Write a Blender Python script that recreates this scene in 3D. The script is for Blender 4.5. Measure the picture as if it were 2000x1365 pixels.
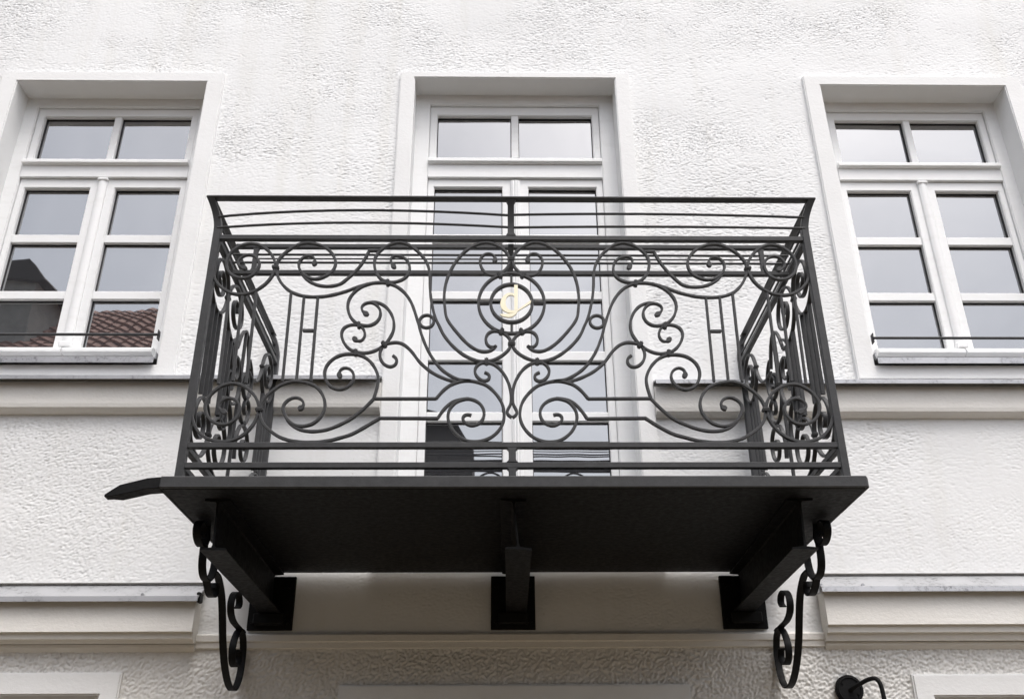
import bpy, bmesh, math, random
import numpy as np
from mathutils import Vector, Matrix
R = math.radians
random.seed(7)
for o in list(bpy.data.objects): bpy.data.objects.remove(o, do_unlink=True)
SC = bpy.context.scene
COL = SC.collection

# ------------------------------------------------------------------ camera
# Lengths in metres; z = 0 is the photographer's eye level, the street lies at z = -1.6,
# the facade's plaster face is the plane y = 3.83 and x runs to the right along it.
TH, YAW, ROLL = 0.46612, 0.017169, -0.006495
def _basis():
    cy, sy, ct, st, cr, sr = math.cos(YAW), math.sin(YAW), math.cos(TH), math.sin(TH), math.cos(ROLL), math.sin(ROLL)
    def w(x, y, f):
        x, y = cr*x - sr*y, sr*x + cr*y
        X, Y, Z = x, f*ct - y*st, f*st + y*ct
        return Vector((cy*X + sy*Y, -sy*X + cy*Y, Z))
    return w(1, 0, 0), w(0, 1, 0), w(0, 0, 1)
rt, up, fw = _basis()
cd = bpy.data.cameras.new('camera'); cam = bpy.data.objects.new('camera', cd); COL.objects.link(cam)
cam.matrix_world = Matrix(((rt.x, up.x, -fw.x, 0), (rt.y, up.y, -fw.y, 0), (rt.z, up.z, -fw.z, 0), (0, 0, 0, 1)))
cd.sensor_fit = 'HORIZONTAL'; cd.sensor_width = 36; cd.lens = 36*1875.69/2000
cd.clip_start = 0.05; cd.clip_end = 600
SC.camera = cam

# ------------------------------------------------------------------ sky, sun, exposure (bright overcast)
SUN_EL, SUN_AZ = R(68), R(158)
wd = bpy.data.worlds.new('World'); SC.world = wd; wd.use_nodes = True
nt = wd.node_tree; nt.nodes.clear()
sk = nt.nodes.new('ShaderNodeTexSky'); sk.sky_type = 'NISHITA'; sk.sun_disc = False
sk.sun_elevation = SUN_EL; sk.sun_rotation = SUN_AZ; sk.air_density = 1.0; sk.dust_density = 6.0; sk.ozone_density = 1.0
hs = nt.nodes.new('ShaderNodeHueSaturation'); hs.inputs['Saturation'].default_value = 0.46
bgd = nt.nodes.new('ShaderNodeBackground'); bgd.inputs['Strength'].default_value = 0.15
wo = nt.nodes.new('ShaderNodeOutputWorld')
# an even cloud deck with soft thicker and thinner places, all round
tcw = nt.nodes.new('ShaderNodeTexCoord'); nzw = nt.nodes.new('ShaderNodeTexNoise'); rpw = nt.nodes.new('ShaderNodeValToRGB'); mxw = nt.nodes.new('ShaderNodeMix')
nzw.inputs['Scale'].default_value = 3.2; nzw.inputs['Detail'].default_value = 6; nzw.inputs['Roughness'].default_value = .55; nzw.inputs['Distortion'].default_value = .6
rpw.color_ramp.elements[0].position = .30; rpw.color_ramp.elements[1].position = .70
rpw.color_ramp.elements[0].color = (.80, .81, .83, 1); rpw.color_ramp.elements[1].color = (1.18, 1.18, 1.17, 1)
mxw.data_type = 'RGBA'; mxw.blend_type = 'MULTIPLY'; mxw.inputs[0].default_value = 1.0
nt.links.new(tcw.outputs['Generated'], nzw.inputs['Vector']); nt.links.new(nzw.outputs['Fac'], rpw.inputs[0])
nt.links.new(sk.outputs[0], hs.inputs['Color']); nt.links.new(hs.outputs[0], mxw.inputs[6]); nt.links.new(rpw.outputs[0], mxw.inputs[7]); nt.links.new(mxw.outputs[2], bgd.inputs[0]); nt.links.new(bgd.outputs[0], wo.inputs[0])
sd = bpy.data.lights.new('sun', 'SUN'); sun = bpy.data.objects.new('sun', sd); COL.objects.link(sun)
sd.energy = 0.5; sd.angle = R(25); sd.color = (1.0, 0.98, 0.96)
sun.rotation_euler = Vector((-math.sin(SUN_AZ)*math.cos(SUN_EL), -math.cos(SUN_AZ)*math.cos(SUN_EL), -math.sin(SUN_EL))).to_track_quat('-Z', 'Y').to_euler()
VS = SC.view_settings
VS.view_transform = 'Standard'; VS.look = 'None'; VS.gamma = 1.0; VS.use_curve_mapping = False
VS.exposure = 0.95

# ------------------------------------------------------------------ materials
def new_mat(name):
    m = bpy.data.materials.new(name); m.use_nodes = True
    n = m.node_tree; b = n.nodes['Principled BSDF']
    return m, n, b
def N(n, t, **kw):
    x = n.nodes.new(t)
    for k, v in kw.items():
        if k in x.inputs: x.inputs[k].default_value = v
        else: setattr(x, k, v)
    return x
def coords(n, scale):
    tc = N(n, 'ShaderNodeTexCoord'); mp = N(n, 'ShaderNodeMapping'); mp.inputs['Scale'].default_value = scale
    n.links.new(tc.outputs['Object'], mp.inputs[0]); return mp.outputs[0]
def noise(n, scale, s=1.0, detail=4, rough=.55, dist=0.0):
    t = N(n, 'ShaderNodeTexNoise'); t.inputs['Scale'].default_value = s; t.inputs['Detail'].default_value = detail
    t.inputs['Roughness'].default_value = rough; t.inputs['Distortion'].default_value = dist
    n.links.new(coords(n, scale), t.inputs['Vector']); return t.outputs['Fac']
def ramp(n, src, a, b, c0=(0,0,0,1), c1=(1,1,1,1)):
    r = N(n, 'ShaderNodeValToRGB'); e = r.color_ramp.elements
    e[0].position = a; e[1].position = b; e[0].color = c0; e[1].color = c1
    n.links.new(src, r.inputs[0]); return r.outputs[0]
def math_(n, op, a, b):
    m = N(n, 'ShaderNodeMath', operation=op)
    for i, v in enumerate((a, b)):
        if isinstance(v, (int, float)): m.inputs[i].default_value = v
        else: n.links.new(v, m.inputs[i])
    return m.outputs[0]
def mixc(n, fac, a, b):
    m = N(n, 'ShaderNodeMix', data_type='RGBA')
    if isinstance(fac, (int, float)): m.inputs[0].default_value = fac
    else: n.links.new(fac, m.inputs[0])
    for i, v in ((6, a), (7, b)):
        if isinstance(v, tuple): m.inputs[i].default_value = v
        else: n.links.new(v, m.inputs[i])
    return m.outputs[2]
def bump(n, b, h, dist, strength=1.0):
    x = N(n, 'ShaderNodeBump'); x.inputs['Distance'].default_value = dist; x.inputs['Strength'].default_value = strength
    n.links.new(h, x.inputs['Height']); n.links.new(x.outputs[0], b.inputs['Normal'])

def stucco(name, c0, c1):
    m, n, b = new_mat(name); b.inputs['Roughness'].default_value = .95; b.inputs['Specular IOR Level'].default_value = .15
    tone = ramp(n, noise(n, (1.4, 1.4, 1.0), 1, 7, .68), .28, .70, c0, c1)
    stain = ramp(n, noise(n, (8, 8, .6), 1, 4, .6), .52, .80, (1, 1, 1, 1), (.93, .92, .89, 1))       # old rain runs
    spot = ramp(n, noise(n, (45, 45, 45), 1, 5, .75), .26, .36, (.80, .78, .74, 1), (1, 1, 1, 1))     # dirt specks
    q = tone
    for s_, f in ((stain, 1.0), (spot, 1.0)):
        mm = N(n, 'ShaderNodeMix', data_type='RGBA', blend_type='MULTIPLY'); mm.inputs[0].default_value = f
        n.links.new(q, mm.inputs[6]); n.links.new(s_, mm.inputs[7]); q = mm.outputs[2]
    n.links.new(q, b.inputs['Base Color']); return m
M = {}
M['stucco'] = stucco('plaster_scratched', (.785, .79, .788, 1), (.835, .842, .842, 1))
M['stucco_low'] = stucco('plaster_coarse', (.78, .765, .735, 1), (.83, .82, .795, 1))
def smooth_plaster(name, c0, c1, d=.0012):
    m, n, b = new_mat(name); b.inputs['Roughness'].default_value = .85; b.inputs['Specular IOR Level'].default_value = .25
    n.links.new(ramp(n, noise(n, (3, 3, 5), 1, 5, .65), .3, .7, c0, c1), b.inputs['Base Color'])
    bump(n, b, noise(n, (60, 60, 80), 1, 4, .6), d); return m
M['trim'] = smooth_plaster('plaster_smooth', (.785, .787, .78, 1), (.832, .837, .834, 1))
M['cornice'] = smooth_plaster('plaster_cornice', (.75, .73, .69, 1), (.81, .795, .76, 1), .002)
m, n, b = new_mat('window_paint'); b.inputs['Roughness'].default_value = .42
n.links.new(ramp(n, noise(n, (9, 9, 40), 1, 5, .7), .2, .5, (.77, .773, .765, 1), (.832, .838, .838, 1)), b.inputs['Base Color'])
bump(n, b, noise(n, (140, 140, 25), 1, 3, .6), .0006); M['wood'] = m
m, n, b = new_mat('window_glass')
b.inputs['Base Color'].default_value = (.035, .036, .040, 1); b.inputs['Roughness'].default_value = .012; b.inputs['IOR'].default_value = 3.8
bump(n, b, noise(n, (2.2, 2.2, 2.8), 1, 2, .5), .0009); M['glass'] = m
m, n, b = new_mat('gasket'); b.inputs['Base Color'].default_value = (.02, .02, .022, 1); b.inputs['Roughness'].default_value = .6; M['gasket'] = m
def iron(name, c0, c1, ro, spec=.5):
    m, n, b = new_mat(name); b.inputs['Specular IOR Level'].default_value = spec
    n.links.new(ramp(n, noise(n, (30, 30, 30), 1, 6, .7), .3, .7, c0, c1), b.inputs['Base Color'])
    n.links.new(ramp(n, noise(n, (55, 55, 55), 1, 4, .6), .3, .7, (ro-.08,)*3+(1,), (ro+.12,)*3+(1,)), b.inputs['Roughness'])
    bump(n, b, noise(n, (170, 170, 170), 1, 4, .6), .0006); return m
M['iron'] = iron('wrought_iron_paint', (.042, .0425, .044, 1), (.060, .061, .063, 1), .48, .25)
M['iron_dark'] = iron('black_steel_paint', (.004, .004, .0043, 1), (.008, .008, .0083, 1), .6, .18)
m, n, b = new_mat('gold_leaf'); b.inputs['Base Color'].default_value = (.80, .62, .27, 1); b.inputs['Metallic'].default_value = .25; b.inputs['Roughness'].default_value = .38
n.links.new(ramp(n, noise(n, (20, 20, 20), 1, 3), .3, .7, (.80, .73, .53, 1), (.85, .79, .61, 1)), b.inputs['Base Color']); M['gold'] = m
m, n, b = new_mat('zinc_flashing'); b.inputs['Metallic'].default_value = .55; b.inputs['Roughness'].default_value = .42
sp = ramp(n, noise(n, (60, 60, 60), 1, 5, .7), .34, .5, (.16, .16, .165, 1), (.40, .405, .42, 1))
n.links.new(mixc(n, ramp(n, noise(n, (6, 6, 6), 1, 4, .6), .42, .6), sp, (.45, .455, .47, 1)), b.inputs['Base Color']); M['zinc'] = m
m, n, b = new_mat('paving'); b.inputs['Roughness'].default_value = .9
n.links.new(ramp(n, noise(n, (3, 3, 3), 1, 6, .7), .3, .7, (.078, .060, .037, 1), (.122, .096, .062, 1)), b.inputs['Base Color']); M['paving'] = m
def flat(name, c, ro=.85):
    m, n, b = new_mat(name); b.inputs['Roughness'].default_value = ro
    n.links.new(ramp(n, noise(n, (5, 5, 5), 1, 6, .7), .3, .7, tuple(x*.8 for x in c)+(1,), tuple(min(1, x*1.15) for x in c)+(1,)), b.inputs['Base Color']); return m
M['ochre'] = flat('ochre_render', (.19, .145, .095)); M['tile'] = flat('clay_tile', (.32, .19, .155)); M['timber'] = flat('weathered_timber', (.045, .042, .038))
M['chimney'] = flat('grey_chimney', (.30, .30, .28)); M['gap_shade'] = flat('grey_gap_shade', (.34, .335, .32)); M['room'] = flat('room_paint', (.2, .19, .18)); M['dark_opening'] = flat('dark_joinery', (.10, .085, .07))

# ------------------------------------------------------------------ mesh helpers
def prop(o, label=None, cat=None, group=None, kind=None):
    for k, v in (('label', label), ('category', cat), ('group', group), ('kind', kind)):
        if v: o[k] = v
    return o
def link(name, me, mat, parent=None):
    o = bpy.data.objects.new(name, me); COL.objects.link(o)
    if mat: me.materials.clear(); me.materials.append(M[mat])
    if parent: o.parent = parent
    return o
def thing(name, label, cat, group=None):
    o = bpy.data.objects.new(name, None); o.empty_display_size = .2; COL.objects.link(o)
    return prop(o, label, cat, group)
def finish(bm, name, mat, parent, bevel=0, seg=1, smooth=False):
    if bevel: bmesh.ops.bevel(bm, geom=bm.edges[:], offset=bevel, segments=seg, affect='EDGES', clamp_overlap=True)
    bmesh.ops.recalc_face_normals(bm, faces=bm.faces)
    me = bpy.data.meshes.new(name); bm.to_mesh(me); bm.free()
    if smooth:
        for p in me.polygons: p.use_smooth = True
        me.set_sharp_from_angle(angle=R(38))
    return link(name, me, mat, parent)
def add_box(bm, x0, x1, y0, y1, z0, z1):
    v = [bm.verts.new((x, y, z)) for x in (x0, x1) for y in (y0, y1) for z in (z0, z1)]
    for f in ((0,1,3,2), (4,6,7,5), (0,4,5,1), (2,3,7,6), (0,2,6,4), (1,5,7,3)): bm.faces.new([v[i] for i in f])
    return v
def box(name, x0, x1, y0, y1, z0, z1, mat, parent=None, bevel=.0015):
    bm = bmesh.new(); add_box(bm, x0, x1, y0, y1, z0, z1); return finish(bm, name, mat, parent, bevel)
def boxes(name, lst, mat, parent=None, bevel=.0015):
    bm = bmesh.new()
    for b in lst: add_box(bm, *b)
    return finish(bm, name, mat, parent, bevel)
def extrude_x(name, prof, x0, x1, mat, parent=None, bevel=0, skew=0):
    """closed (y, z) profile pushed along x"""
    bm = bmesh.new()
    a = [bm.verts.new((x0, y, z)) for y, z in prof]; b = [bm.verts.new((x1, y, z+skew)) for y, z in prof]
    k = len(prof)
    for i in range(k): bm.faces.new((a[i], a[(i+1) % k], b[(i+1) % k], b[i]))
    bm.faces.new(a); bm.faces.new(b[::-1])
    return finish(bm, name, mat, parent, bevel)
def ring_frame(name, X, Z, x, z, y0, y1, mat, parent=None, bevel=.003, seg=2):
    """rectangular frame: outer X=(x0,x1) Z=(z0,z1), inner x, z, between y0 (front) and y1"""
    bm = bmesh.new(); L = []
    for y in (y0, y1):
        L.append([bm.verts.new((px, y, pz)) for px, pz in ((X[0],Z[0]), (X[1],Z[0]), (X[1],Z[1]), (X[0],Z[1]))])
        L.append([bm.verts.new((px, y, pz)) for px, pz in ((x[0],z[0]), (x[1],z[0]), (x[1],z[1]), (x[0],z[1]))])
    of, inf, ob, inb = L
    for i in range(4):
        j = (i+1) % 4
        bm.faces.new((of[i], of[j], inf[j], inf[i])); bm.faces.new((ob[j], ob[i], inb[i], inb[j]))
        bm.faces.new((of[j], of[i], ob[i], ob[j])); bm.faces.new((inf[i], inf[j], inb[j], inb[i]))
    if bevel:
        ed = [e for e in bm.edges if abs(e.verts[0].co.y - e.verts[1].co.y) > 1e-6 or
              ((e.verts[0].co.x == e.verts[1].co.x or e.verts[0].co.z == e.verts[1].co.z))]
        ed = [e for e in ed if abs(e.verts[0].co.y - y0) < 1e-6 and abs(e.verts[1].co.y - y0) < 1e-6]
        bmesh.ops.bevel(bm, geom=ed, offset=bevel, segments=seg, affect='EDGES', clamp_overlap=True)
    return finish(bm, name, mat, parent)
def smooth_path(pts, step, it=3):
    """Catmull-Rom through the points, even spacing, then a light relax with fixed ends"""
    P = [Vector(p) for p in pts]
    if len(P) == 2: return P
    Q = [2*P[0]-P[1]] + P + [2*P[-1]-P[-2]]; D = []
    for i in range(1, len(Q)-2):
        for k in range(8):
            t = k/8; a, b, c, d = Q[i-1:i+3]
            D.append(.5*((2*b) + (c-a)*t + (2*a-5*b+4*c-d)*t*t + (3*b-a-3*c+d)*t**3))
    D.append(P[-1])
    S = [0]
    for i in range(1, len(D)): S.append(S[-1] + (D[i]-D[i-1]).length)
    n_ = max(3, int(S[-1]/step)); out = []; j = 0
    for k in range(n_+1):
        s = S[-1]*k/n_
        while j < len(S)-2 and S[j+1] < s: j += 1
        t = (s-S[j])/max(1e-9, S[j+1]-S[j]); out.append(D[j].lerp(D[j+1], t))
    for _ in range(it):
        out = [out[0]] + [(out[i-1]+2*out[i]+out[i+1])/4 for i in range(1, len(out)-1)] + [out[-1]]
    return out
def flat_bar(name, pts, plane, off, w, d, mat, parent, step=.0055, knob=None, it=4, cham=.0016):
    """bar of width w (in the plane) and depth d (across it) swept along 2D points;
    plane 'front': (x, z) at y = off; plane 'side': (y, z) at x = off. knob: swollen rolled ends"""
    P = smooth_path(pts, step, it); bm = bmesh.new(); prev = None; k = len(P); first = None; ph = random.random()*9
    for i, p in enumerate(P):
        t = (P[min(i+1, k-1)] - P[max(i-1, 0)]); t.normalize(); nrm = Vector((-t.y, t.x))
        s = 1.0 + .045*math.sin(i*.83+ph) + .035*math.sin(i*.29+2*ph)      # hammered by hand
        if knob:
            for e in knob:
                q = (k-1-i if e else i)
                if 4 <= q < 30 and k > 60: s *= .80 + .20*(q-4)/26      # drawn out towards the curl
                if q < 4: s = (1.0, 1.75, 1.9, 1.5)[q]
        hw, hd = w*.5*s, d*.5
        c = min(cham, hw*.5)
        sec = []
        for a, b in ((-hw+c, -hd), (hw-c, -hd), (hw, -hd+c), (hw, hd-c), (hw-c, hd), (-hw+c, hd), (-hw, hd-c), (-hw, -hd+c)):
            u = p + nrm*a
            sec.append(bm.verts.new((u.x, off+b, u.y) if plane == 'front' else (off+b, u.x, u.y)))
        if prev:
            for q in range(8): bm.faces.new((prev[q], prev[(q+1) % 8], sec[(q+1) % 8], sec[q]))
        else: first = sec
        prev = sec
    bm.faces.new(first); bm.faces.new(prev[::-1])
    return finish(bm, name, mat, parent, smooth=True)
def tube(name, pts, r, mat, parent=None, seg=10, step=.02, it=0, radii=None):
    P = [Vector(p) for p in pts]
    if it:
        Q = []
        for i in range(len(P)-1):
            for q in range(6): Q.append(P[i].lerp(P[i+1], q/6))
        Q.append(P[-1]); P = Q
        for _ in range(it): P = [P[0]] + [(P[i-1]+2*P[i]+P[i+1])/4 for i in range(1, len(P)-1)] + [P[-1]]
    bm = bmesh.new(); prev = None; first = None
    t0 = (P[1]-P[0]).normalized(); ref = Vector((0, 0, 1)) if abs(t0.z) < .9 else Vector((1, 0, 0))
    for i, p in enumerate(P):
        t = (P[min(i+1, len(P)-1)] - P[max(i-1, 0)]).normalized()
        a = ref.cross(t).normalized(); b = t.cross(a).normalized(); ref = b if abs(b.dot(t)) < .1 else ref
        rr = radii[i] if radii else r
        sec = [bm.verts.new(p + (a*math.cos(6.28319*q/seg) + b*math.sin(6.28319*q/seg))*rr) for q in range(seg)]
        if prev:
            for q in range(seg): bm.faces.new((prev[q], prev[(q+1) % seg], sec[(q+1) % seg], sec[q]))
        else: first = sec
        prev = sec
    bm.faces.new(first); bm.faces.new(prev[::-1])
    return finish(bm, name, mat, parent, smooth=True)
def loft(name, secs, mat, parent, cham=.002):
    """stack of rectangles (cx, cy, z, half x, half y)"""
    bm = bmesh.new(); prev = None; first = None
    for cx, cy, z, hx, hy in secs:
        c = cham
        sec = [bm.verts.new((cx+a, cy+b, z)) for a, b in ((-hx+c,-hy), (hx-c,-hy), (hx,-hy+c), (hx,hy-c), (hx-c,hy), (-hx+c,hy), (-hx,hy-c), (-hx,-hy+c))]
        if prev:
            for q in range(8): bm.faces.new((prev[q], prev[(q+1) % 8], sec[(q+1) % 8], sec[q]))
        else: first = sec
        prev = sec
    bm.faces.new(first[::-1]); bm.faces.new(prev)
    return finish(bm, name, mat, parent, smooth=True)
def ring(name, cx, cz, r, y, w, d, mat, parent, rz=None):
    rz = rz or r; seg = 56; bm = bmesh.new(); S = []
    for i in range(seg):
        a = 6.283185*i/seg; c, s = math.cos(a), math.sin(a)
        S.append([bm.verts.new((cx+c*(r+u), y+v, cz+s*(rz+u))) for u, v in ((-w/2,-d/2+.0015), (-w/2+.0015,-d/2), (w/2-.0015,-d/2), (w/2,-d/2+.0015), (w/2,d/2), (-w/2,d/2))])
    for i in range(seg):
        A, B = S[i], S[(i+1) % seg]
        for q in range(6): bm.faces.new((A[q], A[(q+1) % 6], B[(q+1) % 6], B[q]))
    return finish(bm, name, mat, parent, smooth=True)
def disc(name, c, r, h, mat, parent=None, axis='y', seg=28, bevel=.002):
    bm = bmesh.new(); bmesh.ops.create_cone(bm, cap_ends=True, segments=seg, radius1=r, radius2=r, depth=h)
    rot = Matrix.Rotation(R(90), 4, 'X') if axis == 'y' else Matrix.Rotation(R(90), 4, 'Y') if axis == 'x' else Matrix.Identity(4)
    bmesh.ops.transform(bm, matrix=Matrix.Translation(c) @ rot, verts=bm.verts)
    return finish(bm, name, mat, parent, bevel, 2, smooth=True)

# ------------------------------------------------------------------ ground
bm = bmesh.new(); g = 90
bm.faces.new([bm.verts.new(p) for p in ((-g,-g,-1.6), (g,-g,-1.6), (g,g,-1.6), (-g,g,-1.6))])
prop(finish(bm, 'street', 'paving', None), kind='structure')

# ------------------------------------------------------------------ the house
YW = 3.83; XC = .09; WX = 2.066
house = thing('town_house', 'white rough plastered house facade with tall windows behind the black balcony', 'house')
def wall(name, x0, x1, z0, z1, holes, y0, y1, mat):
    xs = sorted({x0, x1, *[h[0] for h in holes], *[h[1] for h in holes]}); zs = sorted({z0, z1, *[h[2] for h in holes], *[h[3] for h in holes]})
    bm = bmesh.new(); V = {}
    def v(x, y, z):
        k = (round(x, 4), round(y, 4), round(z, 4))
        if k not in V: V[k] = bm.verts.new((x, y, z))
        return V[k]
    def solid(i, j):
        if not (0 <= i < len(xs)-1 and 0 <= j < len(zs)-1): return False
        a, b = (xs[i]+xs[i+1])/2, (zs[j]+zs[j+1])/2
        return not any(h[0] < a < h[1] and h[2] < b < h[3] for h in holes)
    for i in range(len(xs)-1):
        for j in range(len(zs)-1):
            if not solid(i, j): continue
            a, b, c, d = xs[i], xs[i+1], zs[j], zs[j+1]
            bm.faces.new((v(a,y0,c), v(b,y0,c), v(b,y0,d), v(a,y0,d))); bm.faces.new((v(a,y1,c), v(a,y1,d), v(b,y1,d), v(b,y1,c)))
            for di, dj, q in ((-1,0,(a,a,c,d)), (1,0,(b,b,c,d)), (0,-1,(a,b,c,c)), (0,1,(a,b,d,d))):
                if not solid(i+di, j+dj):
                    p, r_, s, t = q
                    bm.faces.new((v(p,y0,s), v(r_,y0,t), v(r_,y1,t), v(p,y1,s)))
    return finish(bm, name, mat, house)
WH, DH = .482, .516
wins = [(XC-WX, 1), (XC+WX, -1)]
holes = [(c-WH-.02, c+WH+.02, 1.83, 3.475) for c, _ in wins] + [(XC-DH-.02, XC+DH+.02, .93, 3.51)]
for c in (XC-3*WX, XC+3*WX): pass
wall('upper_wall', -7, 7.2, .648, 7.2, holes, YW+.005, YW+.35, 'stucco')
wall('ground_floor_wall', -7, 7.2, -1.6, .647, [(-2.56, -1.51, -.9, .485), (1.68, 2.73, -.9, .47), (-.47, .60, -1.598, .36)], YW+.007, YW+.35, 'stucco_low')
# the plaster coat is real relief: scratched and thrown grain above, coarse rough-cast below
RNG = np.random.default_rng(11)
def field(nx, nz, dx, dz, lx, lz, lo=0.0, tilt=0.0):
    """smooth random field, correlation lengths lx, lz (m), unit variance; lo > 0 removes slow waves; tilt slants the grain"""
    fx = np.fft.fftfreq(nx, dx)[None, :]; fz = np.fft.fftfreq(nz, dz)[:, None]
    u, w = fx*math.cos(tilt)+fz*math.sin(tilt), -fx*math.sin(tilt)+fz*math.cos(tilt)
    k = np.exp(-((u*lx)**2 + (w*lz)**2)*6.0)
    if lo: k = k*(1-np.exp(-((u*lx)**2 + (w*lz)**2)*lo))
    f = np.fft.ifft2(np.fft.fft2(RNG.standard_normal((nz, nx)))*k).real
    return (f-f.mean())/f.std()
def relief(name, x0, x1, z0, z1, dx, dz, holes, mat, coarse):
    nx, nz = int((x1-x0)/dx)+1, int((z1-z0)/dz)+1
    F = lambda lx, lz, lo=0.0, t=0.0: field(nx, nz, dx, dz, lx, lz, lo, t)
    if coarse:
        g = F(.0048, .0044, 8, .5) + .7*F(.0095, .0075, 6, .7) + .55*F(.0022, .0022) + .3*RNG.standard_normal((nz, nx))
        h = .0020*np.clip(g, -2.4, 1.3)*(1+.25*np.clip(F(.3, .2), -1.5, 1.5))
    else:
        scr = np.minimum(F(.0075, .0014) + .5*F(.003, .0013) + .32*F(.020, .0028, 8), .15)
        grn = np.minimum(F(.0017, .0015) + .55*F(.0034, .0024, 0, .45) + .22*F(.0075, .005, 8, .3), .25)
        p = 1/(1+np.exp(-2.6*(F(.55, .28) + .25*F(.12, .06))))
        amp = np.clip(.80 + .34*F(.30, .20) + .15*F(.06, .05), .30, 1.5)
        zz = (z0+np.arange(nz)*dz)[:, None]
        p = np.clip(p + .55*np.clip((zz-3.45)/.35, 0, 1), 0, 1)      # more thrown grain towards the top
        h = amp*np.clip(.55+.45*(zz-1.3)/.8, .55, 1)*(.00130*scr*(1-p) + .00145*grn*p + .00026*RNG.standard_normal((nz, nx)) - .0016*np.clip(-F(.0030, .0020)-1.7, 0, 1.2)) + .0011*F(.28, .16)
    X, Z = np.meshgrid(x0+np.arange(nx)*dx, z0+np.arange(nz)*dz)
    co = np.stack([X, YW-h, Z], -1).astype(np.float32).reshape(-1, 3)
    i, j = np.meshgrid(np.arange(nx-1), np.arange(nz-1)); a = j*nx+i
    cx, cz = x0+(i+.5)*dx, z0+(j+.5)*dz; keep = np.ones(a.shape, bool)
    for q in holes: keep &= ~((cx > q[0]) & (cx < q[1]) & (cz > q[2]) & (cz < q[3]))
    a = a[keep]; quads = np.stack([a, a+1, a+nx+1, a+nx], -1).astype(np.int32)
    me = bpy.data.meshes.new(name); nq = len(quads)
    me.vertices.add(len(co)); me.vertices.foreach_set('co', co.ravel())
    me.loops.add(nq*4); me.loops.foreach_set('vertex_index', quads.ravel())
    me.polygons.add(nq); me.polygons.foreach_set('loop_start', np.arange(0, nq*4, 4, dtype=np.int32))
    me.update(calc_edges=True); me.polygons.foreach_set('use_smooth', np.ones(nq, bool)); me.validate()
    return link(name, me, mat, house)
relief('plaster_coat', -3.0, 3.2, .650, 4.12, .0048, .0038, holes, 'stucco', False)
relief('plaster_coat', -3.0, 3.2, .20, .646, .0044, .0042, [(-2.56, -1.51, -.9, .485), (1.68, 2.73, -.9, .47), (-.47, .60, -1.598, .36)], 'stucco_low', True)
bm = bmesh.new()
bm.faces.new([bm.verts.new(p) for p in ((-7,4.75,-1.6), (7.2,4.75,-1.6), (7.2,4.75,7.2), (-7,4.75,7.2))])
finish(bm, 'room_wall', 'room', house)

YA, YF, YS, YG = 3.808, 3.944, 3.958, 3.988     # architrave face, frame face, sash face, glass
def pane(par, x0, x1, z0, z1):
    o = box('pane', x0-.006, x1+.006, YG, YG+.012, z0-.006, z1+.006, 'glass', par, 0)
    # every pane sits a hair out of true
    cx, cz = (x0+x1)/2, (z0+z1)/2
    Mx = Matrix.Translation((cx, YG, cz)) @ Matrix.Rotation(R(random.uniform(-.22, .22)), 4, 'X') @ Matrix.Rotation(R(random.uniform(-.3, .3)), 4, 'Z') @ Matrix.Translation((-cx, -YG, -cz))
    o.data.transform(Mx)
    ring_frame('gasket', (x0-.001, x1+.001), (z0-.001, z1+.001), (x0+.0035, x1-.0035), (z0+.0035, z1-.0035), YG-.006, YG-.001, 'gasket', par, 0)
def sash(par, X, Z, cols, rows, name='sash'):
    """one sash: X, Z outer; cols, rows = glass openings. The glazing bars sit a little back."""
    x0, x1 = cols[0][0], cols[-1][1]; z0, z1 = rows[-1][0], rows[0][1]
    ring_frame(name, X, Z, (x0, x1), (z0, z1), YS, YS+.05, 'wood', par, .004)
    for i in range(len(cols)-1): box('glazing_bar', cols[i][1], cols[i+1][0], YS+.003, YS+.028, z0, z1, 'wood', par, .003)
    for i in range(len(rows)-1): box('glazing_bar', x0, x1, YS+.0045, YS+.0295, rows[i+1][1], rows[i][0], 'wood', par, .003)
    for c in cols:
        for r_ in rows: pane(par, c[0], c[1], r_[0], r_[1])

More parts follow.
